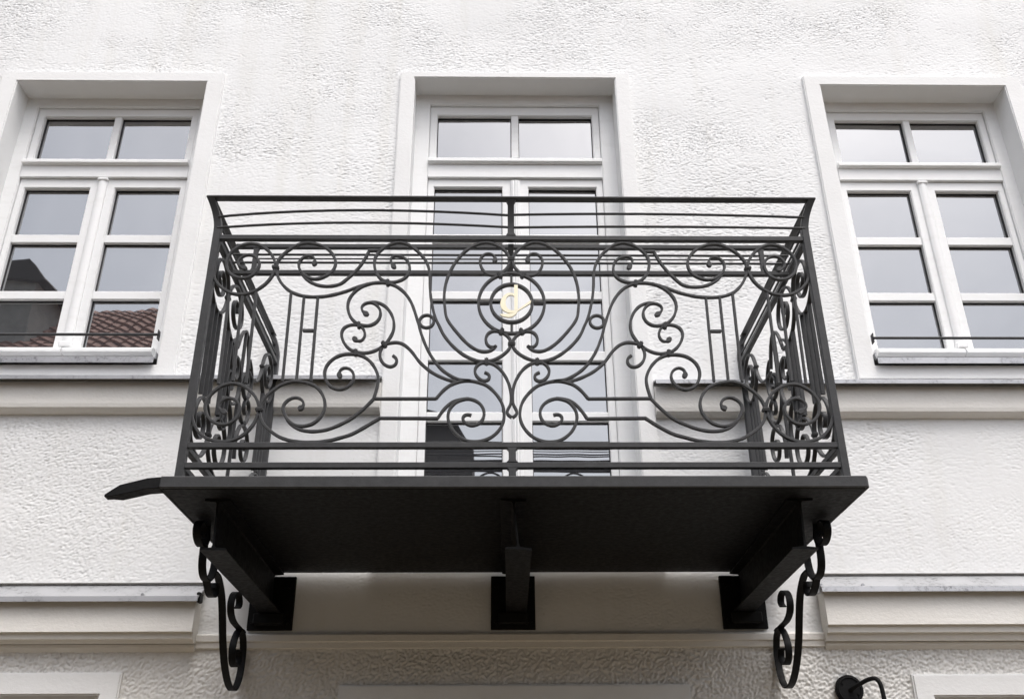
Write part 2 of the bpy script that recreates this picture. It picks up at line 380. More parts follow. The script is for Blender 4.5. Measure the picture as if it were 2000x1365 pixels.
def window(c, k):
    s = lambda a, b: (c+a, c+b)
    ring_frame('window_surround', s(-.567, .567), (1.772, 3.515), s(-WH, WH), (1.842, 3.452), YA, YF+.03, 'trim', house, .005)
    fr = ring_frame('window', s(-WH-.015, WH+.015), (1.846, 3.467), s(-.418, .418), (1.952, 3.398), YF, YF+.055, 'wood', house, .004)
    box('transom', c-.4185, c+.4185, YF-.001, YF+.05, 2.948, 3.046, 'wood', fr, .003)
    extrude_x('drip_moulding', [(YF-.001, 3.050), (YF-.016, 3.048), (YF-.022, 3.040), (YF-.022, 3.026), (YF-.012, 3.020), (YF-.001, 3.020)], c-.417, c+.417, 'wood', fr)
    sash(fr, s(-.417, .417), (3.047, 3.397), [s(-.380, -.018), s(.018, .380)], [(3.068, 3.345)], 'transom_sash')
    rows = [(2.617, 2.892), (2.300, 2.571), (1.995, 2.256)]
    sash(fr, s(-.417, -.002), (1.953, 2.947), [s(-.386, -.063)], rows, 'casement')
    sash(fr, s(.002, .417), (1.953, 2.947), [s(.063, .386)], rows, 'casement')
    extrude_x_z(fr, c)
    for a, b in ((-.408, -.003), (.003, .408)):
        extrude_x('weather_bar', [(YS, 1.989), (YF-.018, 1.983), (YF-.030, 1.972), (YF-.030, 1.958), (YF-.014, 1.950), (YS, 1.948)], c+a, c+b, 'wood', fr)
    extrude_x('metal_sill', [(YF+.002, 1.905), (3.788, 1.868), (3.782, 1.866), (3.782, 1.838), (3.785, 1.838), (3.785, 1.863), (YF+.002, 1.900)], c-.476, c+.476, 'zinc', fr)
    for e in (-1, 1):
        x = c+e*.476; box('sill_end', min(x, x-e*.003), max(x, x-e*.003), 3.800, YF+.002, 1.872, 1.900, 'zinc', fr, 0)
        x = c+e*.470; box('bar_bracket', x-.002, x+.002, 3.796, 3.824, 1.962-.012*(k < 0), 2.008-.012*(k < 0), 'iron', fr, .001)
    tube('guard_bar', [(c-.472, 3.800, 1.984-.012*(k < 0)), (c+.472, 3.800, 1.984-.012*(k < 0))], .0065, 'iron', fr)
def extrude_x_z(fr, c):
    # rounded cover strip over the meeting stiles, with a little foot and head
    bm = bmesh.new(); P = []
    for z, g_ in ((1.992, 1.), (2.935, 1.)):
        P.append([bm.verts.new((c+x*g_, YS-y, z)) for x, y in ((-.024, 0), (-.022, .010), (-.012, .017), (0, .020), (.012, .017), (.022, .010), (.024, 0))])
    for i in range(6): bm.faces.new((P[0][i], P[0][i+1], P[1][i+1], P[1][i]))
    bm.faces.new(P[0]); bm.faces.new(P[1][::-1])
    finish(bm, 'cover_strip', 'wood', fr, smooth=True)
    boxes('strip_foot', [(c-.03, c+.03, YS-.026, YS+.002, 1.992, 2.022)], 'wood', fr, .006)
    boxes('strip_head', [(c-.027, c+.027, YS-.023, YS+.002, 2.925, 2.944)], 'wood', fr, .006)
for c, k in wins: window(c, k)

# the balcony door
s = lambda a, b: (XC+a, XC+b)
ring_frame('door_surround', s(-.593, .593), (.9645, 3.527), s(-DH, DH), (.975, 3.489), YA, YF+.03, 'trim', house, .005)
dr = ring_frame('balcony_door', s(-DH-.015, DH+.015), (.945, 3.504), s(-.443, .443), (.99, 3.424), YF, YF+.055, 'wood', house, .004)
box('transom', XC-.4435, XC+.4435, YF-.001, YF+.05, 2.956, 3.062, 'wood', dr, .003)
extrude_x('drip_moulding', [(YF-.001, 3.068), (YF-.016, 3.066), (YF-.022, 3.058), (YF-.022, 3.044), (YF-.012, 3.037), (YF-.001, 3.037)], XC-.442, XC+.442, 'wood', dr)
sash(dr, s(-.442, .442), (3.063, 3.423), [s(-.404, -.019), s(.019, .404)], [(3.092, 3.365)], 'transom_sash')
rows = [(2.626, 2.906), (2.304, 2.577), (1.985, 2.260), (1.681, 1.937), (1.345, 1.637)]
for sg in (-1, 1):
    X = s(-.442, -.002) if sg < 0 else s(.002, .442)
    cc = s(-.408, -.066) if sg < 0 else s(.066, .408)
    sash(dr, X, (.992, 2.955), [cc], rows, 'door_leaf')
    box('bottom_panel', cc[0]+.001, cc[1]-.001, YS+.014, YS+.035, 1.03, 1.344, 'wood', dr, .004)
bm = bmesh.new(); P = []
for z in (1.0, 2.94):
    P.append([bm.verts.new((XC+x, YS-y, z)) for x, y in ((-.024, 0), (-.022, .010), (-.012, .015), (-.006, .013), (0, .018), (.006, .013), (.012, .015), (.022, .010), (.024, 0))])
for i in range(8): bm.faces.new((P[0][i], P[0][i+1], P[1][i+1], P[1][i]))
finish(bm, 'cover_strip', 'wood', dr)

# string course at sill level, either side of the door surround
for x0, x1, z in ((-7, XC-.594, 1.743), (XC+.594, 7.2, 1.724)):
    # (the right-hand run lies a touch lower than the left one)
    extrude_x('string_course', [(YW+.01, z+.012), (3.790, z+.004), (3.786, z-.012), (3.787, z-.095), (3.790, z-.112), (3.800, z-.122), (3.812, z-.128), (YW+.01, z-.132)], x0, x1, 'cornice', house)
    extrude_x('ledge_flashing', [(YW+.008, z+.050), (3.752, z+.021), (3.748, z+.018), (3.748, z+.001), (3.752, z+.001), (3.753, z+.015), (YW+.008, z+.040)], x0, x1, 'zinc', house)

# lower cornice: flashing apron, fascia, two small steps; broken where the balcony stands
for x0, x1, dz, e in ((-7, -1.157, 0, 1), (1.272, 7.2, .030, 0)):
    extrude_x('cornice', [(YW+.01, .815+dz), (3.752, .808+dz), (3.748, .690+dz*.6), (3.762, .689+dz*.6), (3.765, .667+dz*.5), (3.780, .666+dz*.5), (3.790, .655), (YW+.01, .653)], x0, x1, 'cornice', house)
    extrude_x('cornice_flashing', [(YW+.006, .888+dz), (3.742, .825+dz), (3.725, .818+dz), (3.723, .798+dz), (3.727, .798+dz), (3.730, .812+dz), (YW+.006, .880+dz)], x0-(0 if e else .012), x1+(.012 if e else 0), 'zinc', house)
    xe = x1 if e else x0; sg = 1 if e else -1
    boxes('flashing_end', [(min(xe, xe+sg*.016), max(xe, xe+sg*.016), 3.742, 3.785, .800+dz, .838+dz)], 'iron_dark' if e else 'zinc', house, .004)
for x0, x1, dz in ((-7, -1.150, 0), (1.262, 7.2, .030)):
    box('gap_shade_strip', x0, x1, 3.818, 3.8345, .8885+dz, .8915+dz, 'gap_shade', house, 0)  # grey strip painted as the shaded gap where flashing meets wall
disc('screw', (-1.36, 3.736, .824), .007, .008, 'zinc', house, 'y', 12, .001)
disc('screw', (1.425, 3.736, .855), .007, .008, 'zinc', house, 'y', 12, .001)
extrude_x('cornice_band', [(YW+.01, .694), (3.816, .692), (3.812, .686), (3.813, .664), (3.818, .660), (3.820, .640), (YW+.01, .634)], -1.157, 1.272, 'cornice', house)
extrude_x('plinth_band', [(YW+.01, .655), (3.806, .652), (3.808, .641), (3.824, .630), (YW+.01, .622)], -7, -1.158, 'cornice', house)
extrude_x('plinth_band', [(YW+.01, .655), (3.806, .652), (3.808, .641), (3.824, .630), (YW+.01, .622)], 1.273, 7.2, 'cornice', house)

# heads of the ground floor openings
for X, zt, xi, zi in (((-2.64, -1.418), .552, (-2.55, -1.492), .470), ((1.585, 2.81), .534, (1.66, 2.72), .452), ((-.597, .732), .503, (-.46, .59), .35)):
    ring_frame('window_surround', X, (-1.62, zt), xi, (-.86, zi), 3.812, 3.97, 'trim', house, .006)
    cw = (xi[0]+xi[1])/2
    fr = ring_frame('window', (xi[0]-.01, xi[1]+.01), (-.87, zi+.01), (xi[0]+.06, xi[1]-.06), (-.80, zi-.06), 3.945, 3.98, 'dark_opening', house, .003)
    box('pane', xi[0]+.05, xi[1]-.05, 3.97, 3.978, -.81, zi-.05, 'glass', fr, 0)

# ------------------------------------------------------------------ the balcony
YB = 2.8054; XL, XR, XM = -.969, 1.075, .047
bal = thing('balcony', 'black wrought iron balcony with scrollwork railing on steel beams', 'balcony')
SL = (-1.006, 1.118)
# floor slab: dark steel plate with a lip round the edge, a finger short of the wall
bm = bmesh.new()
add_box(bm, SL[0], SL[1], YB-.036, 3.810, .925, .960)
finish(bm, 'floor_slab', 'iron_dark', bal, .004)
boxes('slab_edge', [(SL[0]-.004, SL[1]+.004, YB-.046, YB-.0362, .926, .963)], 'iron', bal, .003)
for x in SL:
    a = (x-.010, x-.0002) if x < 0 else (x+.0002, x+.010)
    boxes('slab_edge', [(a[0], a[1], YB-.036, 3.808, .926, .962)], 'iron', bal, .003)
# drip spout at the left front corner
bm = bmesh.new(); prof = [(-1.008, .961, .926), (-1.05, .957, .923), (-1.128, .936, .904), (-1.150, .920, .900), (-1.168, .906, .899)]
A = []
for x, zt, zb in prof:
    d_ = .05 if x > -1.14 else .03
    A.append([bm.verts.new(p) for p in ((x, YB-.044, zt), (x, YB-.044, zb), (x, YB-.044+d_, zb-.001), (x, YB-.044+d_, zt))])
for a, b in zip(A, A[1:]):
    for i in range(4): bm.faces.new((a[i], a[(i+1) % 4], b[(i+1) % 4], b[i]))
bm.faces.new(A[0]); bm.faces.new(A[-1][::-1])
finish(bm, 'drip_spout', 'iron_dark', bal, .0015)
# steel beams, each with a wall plate and bolts
for x0, x1, tw in ((-.860, -.884, .004), (.050, .060, .013), (.942, .968, -.004)):
    bm = bmesh.new(); zt, zb = .9245, .765; hw = .040; L = []
    prof = [(-hw, zt), (hw, zt), (hw, zt-.006), (.006, zt-.009), (.003, zt-.016), (.003, zb+.016), (.006, zb+.009), (hw, zb+.006), (hw, zb), (-hw, zb), (-hw, zb+.006), (-.006, zb+.009), (-.003, zb+.016), (-.003, zt-.016), (-.006, zt-.009), (-hw, zt-.006)]
    for y, x in ((2.865, x0), (3.812, x1)):
        L.append([bm.verts.new((x + px + tw*(zt-pz)/(zt-zb)*1.2, y, pz + (-px*.06 if tw > .01 else 0))) for px, pz in prof])
    k = len(prof)
    for i in range(k): bm.faces.new((L[0][i], L[0][(i+1) % k], L[1][(i+1) % k], L[1][i]))
    bm.faces.new(L[0]); bm.faces.new(L[1][::-1])
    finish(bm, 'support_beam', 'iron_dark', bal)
    wp = boxes('wall_plate', [(x1-.084, x1+.090, 3.8125, 3.829, .705, .912)], 'iron_dark', bal, .002)
    boxes('plate_angle', [(x1-.055, x1+.062, 3.775, 3.8122, .722, .764)], 'iron_dark', wp, .004)
    for e in (-1, 1):
        for z in (.738, .875): disc('bolt', (x1+.003+e*.066, 3.806, z), .011, .014, 'iron_dark', wp, 'y', 6, .001)

# --- traced scroll work of the left half of the front (x, z in metres, in the railing's plane)
CURVES = {
  'corner_top': [(-0.9617,1.6936),(-0.9528,1.6724),(-0.9399,1.6548),(-0.9193,1.6356),(-0.8966,1.6226),(-0.8748,1.6165),(-0.8552,1.6157),(-0.8302,1.621),(-0.809,1.6324),(-0.7896,1.6482),(-0.7749,1.6658),(-0.7647,1.6835),(-0.758,1.6995),(-0.7541,1.7156),(-0.7559,1.7335),(-0.765,1.7587),(-0.7762,1.7768),(-0.7902,1.7932),(-0.8136,1.8096),(-0.8313,1.816),(-0.8485,1.8177),(-0.8637,1.8158),(-0.8801,1.8103),(-0.9,1.7965),(-0.9146,1.7782),(-0.9224,1.7546),(-0.9227,1.733),(-0.9161,1.7116),(-0.9009,1.6929),(-0.8797,1.6814),(-0.8582,1.6788),(-0.8376,1.6842),(-0.8224,1.6976),(-0.8125,1.7172),(-0.8104,1.737),(-0.8174,1.7541),(-0.8336,1.7685),(-0.851,1.773),(-0.8688,1.7675),(-0.8803,1.7548),(-0.8846,1.7403),(-0.8801,1.7278),(-0.8709,1.7215),(-0.8618,1.7215),(-0.852,1.7162)],
  'spiral_top': [(-0.7522,1.7122),(-0.7505,1.7433),(-0.7262,1.7826),(-0.6922,1.8105),(-0.6695,1.8193),(-0.6428,1.8206),(-0.5981,1.8068),(-0.5674,1.7792),(-0.552,1.7439),(-0.5573,1.7127),(-0.5786,1.6895),(-0.6137,1.676),(-0.6439,1.6836),(-0.6693,1.7086),(-0.6774,1.7318),(-0.6733,1.7513),(-0.658,1.7663),(-0.6416,1.7691),(-0.6276,1.7613),(-0.6215,1.7476),(-0.6266,1.73)],
  'tail_top': [(-0.7537,1.7199),(-0.7463,1.6929),(-0.727,1.6585),(-0.698,1.63),(-0.6638,1.6139),(-0.6339,1.6083),(-0.6013,1.6076),(-0.5657,1.6115),(-0.5146,1.6267),(-0.4874,1.639),(-0.4634,1.6489),(-0.4356,1.658)],
  'sweep_top': [(-0.6713,1.7124),(-0.6502,1.6797),(-0.6119,1.6549),(-0.5687,1.6482),(-0.53,1.6571),(-0.5145,1.6714),(-0.4979,1.6888),(-0.4815,1.7084),(-0.4621,1.7391),(-0.4479,1.7708),(-0.4402,1.7912)],
  'stub_top': [(-0.4437,1.7904),(-0.4041,1.7905)],
  'circle_top': [(-0.3484,1.7205),(-0.356,1.731),(-0.3647,1.7457),(-0.3647,1.7605),(-0.3508,1.7698),(-0.3309,1.7669),(-0.3105,1.7543),(-0.2998,1.7311),(-0.2994,1.704),(-0.3127,1.6811),(-0.3404,1.6665),(-0.3687,1.6644),(-0.3942,1.6767),(-0.4116,1.7016),(-0.42,1.735),(-0.4171,1.7666),(-0.3972,1.7965),(-0.3693,1.8159),(-0.3335,1.8237),(-0.2966,1.8088),(-0.2628,1.7756),(-0.2408,1.7418),(-0.2305,1.7042),(-0.2279,1.6545),(-0.2231,1.6055),(-0.2155,1.5652),(-0.2048,1.5253),(-0.1919,1.4977),(-0.1761,1.4634),(-0.148,1.4258),(-0.114,1.3941),(-0.0784,1.3738),(-0.0535,1.3678),(-0.0245,1.3687),(0.0066,1.3817),(0.0336,1.405),(0.0454,1.4284),(0.0401,1.4519),(0.0171,1.4732),(-0.0124,1.4793),(-0.0325,1.4674),(-0.0383,1.4424),(-0.0268,1.4203),(-0.006,1.4189)],
  'oval': [(-0.0039,1.425),(-0.0205,1.4063),(-0.0538,1.4035),(-0.0916,1.4258),(-0.13,1.4692),(-0.1657,1.5214),(-0.1744,1.5612),(-0.1786,1.6137),(-0.1728,1.667),(-0.1569,1.7169),(-0.1327,1.7612),(-0.1044,1.7953),(-0.0685,1.8182),(-0.0322,1.8248),(0.0042,1.8107),(0.0313,1.7851),(0.0431,1.7554),(0.0384,1.7322),(0.0257,1.7112),(0.0007,1.6944),(-0.0315,1.6956),(-0.0495,1.713),(-0.0598,1.7424),(-0.0564,1.7627),(-0.0428,1.7772),(-0.0247,1.7798),(-0.0084,1.7679),(-0.0066,1.7552),(-0.012,1.7446)],
  'heart': [(-0.4283,1.5387),(-0.4446,1.5479),(-0.4535,1.5626),(-0.4482,1.5775),(-0.4278,1.5868),(-0.4081,1.5808),(-0.3924,1.5628),(-0.3875,1.5428),(-0.3925,1.521),(-0.4088,1.5032),(-0.4344,1.4972),(-0.4609,1.505),(-0.4831,1.5247),(-0.4963,1.5546),(-0.4988,1.5846),(-0.4892,1.613),(-0.4663,1.6403),(-0.4321,1.6581),(-0.397,1.6631),(-0.3685,1.6603),(-0.3377,1.6468),(-0.31,1.6215),(-0.2874,1.5851),(-0.2716,1.5411),(-0.2597,1.5015),(-0.2471,1.4585),(-0.2235,1.4023),(-0.1917,1.3516),(-0.16,1.3219),(-0.1247,1.3029),(-0.0857,1.2984)],
  'loop_h': [(-0.4312,1.5856),(-0.4068,1.5881),(-0.378,1.5748),(-0.3557,1.5489),(-0.3424,1.5131),(-0.3441,1.4726),(-0.367,1.4301),(-0.3949,1.4077),(-0.4275,1.3974),(-0.4608,1.4011),(-0.4845,1.4136),(-0.5028,1.437),(-0.5126,1.4676),(-0.5055,1.4904),(-0.4823,1.5019),(-0.457,1.5),(-0.44,1.4843),(-0.4345,1.463),(-0.4428,1.4427),(-0.4615,1.4417),(-0.472,1.4558)],
  'leaf': [(-0.3399,1.3882),(-0.3279,1.3799),(-0.3255,1.3629),(-0.3339,1.3505),(-0.3503,1.3477),(-0.3694,1.3596),(-0.381,1.3813),(-0.3814,1.4044),(-0.3711,1.4278),(-0.3526,1.4334),(-0.3299,1.4372),(-0.3044,1.4279),(-0.2783,1.4022),(-0.252,1.3653),(-0.2179,1.3332),(-0.1844,1.3128),(-0.1513,1.2993),(-0.1307,1.2961)],
  'loop_e': [(-0.3926,1.2351),(-0.3837,1.278),(-0.3822,1.3087),(-0.3921,1.3379),(-0.4102,1.3654),(-0.4347,1.3849),(-0.4634,1.3932),(-0.4917,1.3931),(-0.5177,1.3857),(-0.5411,1.3671),(-0.5541,1.3432),(-0.5553,1.3177),(-0.5449,1.2905),(-0.5255,1.2725),(-0.5006,1.2671),(-0.4768,1.277),(-0.4634,1.296),(-0.4608,1.3177),(-0.4712,1.3369),(-0.4899,1.3451),(-0.5058,1.3378),(-0.5097,1.3232),(-0.5037,1.3086)],
  'loop_f': [(-0.1945,1.2357),(-0.1709,1.2655),(-0.1428,1.2871),(-0.1021,1.2984),(-0.0693,1.2948),(-0.0343,1.2822),(-0.0069,1.2558),(0.0127,1.2256),(0.0219,1.1904),(0.0195,1.1555),(0.0026,1.1232),(-0.0273,1.0988),(-0.067,1.0891),(-0.1048,1.0963),(-0.1344,1.1211),(-0.1511,1.1512),(-0.1557,1.1773),(-0.1483,1.2035),(-0.1273,1.2255),(-0.093,1.2353),(-0.0604,1.2234),(-0.0431,1.1991),(-0.0417,1.1751),(-0.0524,1.1534),(-0.0756,1.1426),(-0.0957,1.1478),(-0.1092,1.162),(-0.1074,1.1751),(-0.0954,1.1825),(-0.0821,1.1781)],
  'bar_upper': [(-0.3931,1.2356),(-0.1936,1.2357)],
  'spiral_bottom': [(-0.7487,1.1832),(-0.75,1.2063),(-0.7359,1.2413),(-0.697,1.279),(-0.6724,1.2909),(-0.6428,1.2966),(-0.5853,1.2815),(-0.5544,1.246),(-0.5449,1.2087),(-0.5548,1.174),(-0.5802,1.1488),(-0.6154,1.141),(-0.6459,1.1511),(-0.6683,1.1763),(-0.6777,1.2063),(-0.6681,1.2263),(-0.648,1.239),(-0.6264,1.2366),(-0.6121,1.2203),(-0.615,1.2054),(-0.6292,1.1984)],
  'sweep_bottom': [(-0.6748,1.1947),(-0.6548,1.1556),(-0.6208,1.1315),(-0.5759,1.1238),(-0.5302,1.1306),(-0.4893,1.1488),(-0.4573,1.1685),(-0.4232,1.1999),(-0.393,1.2343)],
  'tail_bottom': [(-0.7497,1.1924),(-0.7424,1.1648),(-0.7225,1.1374),(-0.6792,1.1057),(-0.6317,1.0909),(-0.577,1.0877),(-0.5271,1.0922),(-0.486,1.1034),(-0.4535,1.1147),(-0.4114,1.1404),(-0.3691,1.1685)],
  'bar_lower': [(-0.3711,1.1685),(-0.1864,1.1677)],
  'rise_lower': [(-0.1876,1.1685),(-0.1691,1.1982),(-0.1454,1.222),(-0.1173,1.2331),(-0.0909,1.2362)],
  'corner_bottom': [(-0.9597,1.1736),(-0.9469,1.1443),(-0.9273,1.1178),(-0.8978,1.0981),(-0.8577,1.0898),(-0.8217,1.0942),(-0.7876,1.1152),(-0.7643,1.1469),(-0.7541,1.1763),(-0.7523,1.1978),(-0.7584,1.2249),(-0.7807,1.2572),(-0.8148,1.2811),(-0.8484,1.2889),(-0.8797,1.2792),(-0.9065,1.2549),(-0.9213,1.2262),(-0.9213,1.1991),(-0.9076,1.1709),(-0.8855,1.153),(-0.8576,1.1461),(-0.834,1.1536),(-0.8168,1.1736),(-0.8112,1.1992),(-0.8202,1.2222),(-0.838,1.2358),(-0.8593,1.2363),(-0.8752,1.2249),(-0.8818,1.2086),(-0.8752,1.1965),(-0.8637,1.1938),(-0.8551,1.1843)],
  'teardrop': [(-0.0408,1.3279),(-0.0264,1.322),(-0.0242,1.3061),(-0.0385,1.2962),(-0.0591,1.3052),(-0.0729,1.3279),(-0.0678,1.3494),(-0.0493,1.3632),(-0.0266,1.3623),(-0.0017,1.3504),(0.0218,1.3221),(0.0385,1.2836),(0.0441,1.2478),(0.0431,1.2168),(0.0337,1.1992),(0.0296,1.1882),(0.036,1.1764),(0.0457,1.1716)],
}
BARS = [[(-0.6923, 1.6232), (-0.688, 1.2958)], [(-0.6476, 1.6095), (-0.6437, 1.2976)], [(-0.6014, 1.6096), (-0.5977, 1.2959)], [(-0.8991, 1.6208), (-0.8914, 1.2866)], [(-0.8538, 1.6149), (-0.8468, 1.2975)], [(-0.8092, 1.6269), (-0.8037, 1.2903)]]
def T_front(p): return p
KX = (XR-XM)/(XM-XL)
def T_mirror(p): return (XM + (XM-p[0])*KX, p[1])
W_, D_ = .0092, .0135
def knobs(k): return {'corner_top': (1,), 'spiral_top': (1,), 'circle_top': (0,), 'oval': (1,), 'heart': (0,), 'loop_h': (1,), 'loop_e': (1,), 'spiral_bottom': (1,), 'corner_bottom': (1,)}.get(k)
NAMES = {'stub_top': 'scroll_link', 'bar_upper': 'scroll_link', 'bar_lower': 'scroll_link', 'rise_lower': 'scroll_tail', 'tail_top': 'scroll_tail', 'tail_bottom': 'scroll_tail', 'sweep_top': 'scroll_tail', 'sweep_bottom': 'scroll_tail', 'teardrop': 'scroll_leaf', 'leaf': 'scroll_leaf'}
def collar(par, u, z, ang, plane, off, wide=.021, tall=.0125, deep=.018):
    bm = bmesh.new()
    for i, (h, g_) in enumerate(((-1, 1.0), (0, 1.12), (1, 1.0))):
        add_box(bm, -wide/2*g_, wide/2*g_, -deep/2*g_, deep/2*g_, h*tall/3-tall/6.3, h*tall/3+tall/6.3)
    bmesh.ops.bevel(bm, geom=bm.edges[:], offset=.0009, segments=1, affect='EDGES', clamp_overlap=True)
    mx = Matrix.Rotation(ang, 4, 'Y')
    mx = Matrix.Translation((u, off, z)) @ mx if plane == 'front' else Matrix.Translation((off, u, z)) @ Matrix.Rotation(R(90), 4, 'Z') @ mx
    bmesh.ops.transform(bm, matrix=mx, verts=bm.verts)
    return finish(bm, 'collar', 'iron', par)
# which collar clasps which scroll: (curve, x, z, tilt)
COLLARS = [('corner_top', -.7545, 1.7225, 0), ('circle_top', -.3703, 1.6623, 84), ('loop_h', -.457, 1.5, 82), ('loop_e', -.4607, 1.3983, 86), ('leaf', -.3703, 1.4287, 55),
           ('teardrop', -.0349, 1.3669, 88), ('oval', .0078, 1.6932, 62), ('circle_top', .0137, 1.477, -66), ('corner_bottom', -.7515, 1.1978, 0)]
scr = {}
for side, T in ((0, T_front), (1, T_mirror)):
    for k, pts in CURVES.items():
        jit = 0.0 if side == 0 else 1.0
        P = [T(p) for p in pts]
        if side:   # hand forged: the right half is not a perfect mirror of the left
            P = [(x + .0011*math.sin(31*x+17*z), z + .0013*math.sin(23*x-29*z+1)) for x, z in P]
        scr[k, side] = flat_bar(NAMES.get(k, 'scroll'), P, 'front', YB + (.0006 if k in ('tail_top', 'sweep_top', 'leaf', 'bar_upper', 'rise_lower', 'sweep_bottom', 'loop_h') else 0), W_, D_ - (.001 if k in ('tail_top', 'sweep_top', 'leaf', 'bar_upper', 'rise_lower', 'sweep_bottom', 'loop_h') else 0), 'iron', bal, knob=knobs(k), it=2 if len(P) < 8 else 4)
    for k, x, z, a in COLLARS:
        q = T((x, z)); collar(scr[k, side], q[0], q[1], R(a if not side else -a), 'front', YB)
    for i, (p, q) in enumerate(BARS):
        flat_bar('baluster', [T(p), T(q)], 'front', YB, .0088, .0105, 'iron', bal)
    p, q = T((-.644, 1.4795)), T((-.600, 1.4795))
    boxes('cross_piece', [(min(p[0], q[0])+.0046, max(p[0], q[0])-.0046, YB-.006, YB+.006, 1.4745, 1.4845)], 'iron', bal, .001)
    c = T((-.234, 1.5148)); ring('small_ring', c[0], c[1], .0235, YB, .0085, .012, 'iron', bal)
collar(scr['oval', 0], XM, 1.7588, 0, 'front', YB, .022, .0145); collar(scr['circle_top', 0], XM, 1.4321, 0, 'front', YB, .022, .0145)
ring('outer_ring', XM+.0005, 1.5853, .1105, YB, .0095, .0135, 'iron', bal, .1155)
ring('inner_ring', XM+.0005, 1.5845, .0695, YB, .0095, .0165, 'iron', bal, .0725)
for z0, z1 in ((1.6615, 1.6965), (1.474, 1.5075)): box('ring_stay', XM-.0035, XM+.0045, YB-.004, YB+.004, z0, z1, 'iron', bal, .001)
for x0, x1 in ((XM-.1055, XM-.0745), (XM+.0755, XM+.1065)): box('ring_stay', x0, x1, YB-.008, YB+.012, 1.5815, 1.5865, 'iron', bal, .001)
# gilt letter in the ring
EMB = {'bowl_out': [(0.0572, 1.6163), (0.0496, 1.6189), (0.0395, 1.6195), (0.0281, 1.6142), (0.0168, 1.6017), (0.0102, 1.5815), (0.0122, 1.5642), (0.0222, 1.5508), (0.0379, 1.5434), (0.0567, 1.5446)], 'bowl_in': [(0.0568, 1.5531), (0.0455, 1.5525), (0.0355, 1.5585), (0.0288, 1.5729), (0.0281, 1.5916), (0.0339, 1.6055), (0.0445, 1.6113), (0.0534, 1.609), (0.0571, 1.6047)], 'stem': [(0.0567, 1.6505), (0.0688, 1.65), (0.068, 1.5537), (0.057, 1.5537)], 'tail': [(0.0568, 1.5537), (0.068, 1.5555), (0.0667, 1.5463), (0.0611, 1.5372), (0.0503, 1.5286), (0.0366, 1.5258), (0.0204, 1.5286), (0.0079, 1.5359), (0.0129, 1.5388), (0.0292, 1.5382), (0.0442, 1.5408), (0.0567, 1.5446)], 'sw': [(0.0643, 1.5526), (0.1132, 1.5918), (0.1112, 1.5797), (0.0675, 1.5492)]}
bm = bmesh.new()
def slab2(pts, y0, y1):
    a = [bm.verts.new((x, y0, z)) for x, z in pts]; b = [bm.verts.new((x, y1, z)) for x, z in pts]; k = len(pts)
    for i in range(k): bm.faces.new((a[i], a[(i+1) % k], b[(i+1) % k], b[i]))
    F = [bm.faces.new(a), bm.faces.new(b[::-1])]
    for f in F: f.normal_update()
    bmesh.ops.triangulate(bm, faces=F)
def even(pts, k):
    P = smooth_path(pts, .0015, 1); return [tuple(P[round(i*(len(P)-1)/k)]) for i in range(k+1)]
bo, bi = even(EMB['bowl_out'], 18), even(EMB['bowl_in'], 18)[::-1]
for i in range(18): slab2([bo[i], bo[i+1], bi[i+1], bi[i]], YB-.0105, YB-.0035)
slab2(EMB['stem'], YB-.0107, YB-.0034)
slab2(EMB['tail'], YB-.0103, YB-.0036)
slab2(EMB['sw'], YB-.0101, YB-.0037)
prop(finish(bm, 'gilt_letter', 'gold', bal), 'pale gold letter with a swash tail inside the ring')

# --- posts, rails
FL = .030
def post(x, y, fx, fy, z0=.962, name='corner_post'):
    S = [(x, y, z0, .0125, .0125)]
    for i in range(0, 11):
        t = i/10; z = 1.865+t*.117; q = t*t*(1.15-.15*t)
        S.append((x+fx*q, y+fy*q, z, .0125, .0125))
    return loft(name, S, 'iron', bal)
post(XL, YB, -FL, -FL); post(XR, YB, FL, -FL)
post(XL, 3.795, -FL, 0, name='wall_post'); post(XR, 3.795, FL, 0, name='wall_post')
# middle post: only between the horizontals, swelling at the welds
def mid_piece(z0, z1, fl=False):
    S = []
    for i in range(13):
        t = i/12; z = z0+(z1-z0)*t; e = min(z-z0, z1-z)
        hw = .0112 + (.006*max(0, 1-e/.009)**2)
        q = 0
        if fl: u = max(0, (z-1.865)/.117); q = u*u*(1.15-.15*u)*FL
        S.append((XM, YB-q, z, hw, .0112))
    loft('middle_post', S, 'iron', bal, .0015)
mid_piece(1.8495, 1.9815, True); mid_piece(1.0205, 1.0665); mid_piece(.9632, 1.0005)
ZT = 1.982
box('top_rail', XL-FL-.014, XR+FL+.014, YB-FL-.015, YB-FL+.015, ZT, ZT+.008, 'iron', bal, .002)
for x in (XL-FL, XR+FL): box('top_rail', x-.0145, x+.0145, YB-FL+.0152, 3.815, ZT+.0003, ZT+.0077, 'iron', bal, .002)
for nm, z0, z1 in (('middle_rail', 1.831, 1.849), ('bottom_rail', 1.067, 1.085), ('bottom_rail', 1.001, 1.0195)):
    box(nm, XL+.0123, XR-.0123, YB-.010, YB+.010, z0, z1, 'iron', bal, .0015)
    for x in (XL, XR): box(nm, x-.010, x+.010, YB+.0123, 3.783, z0, z1, 'iron', bal, .0015)
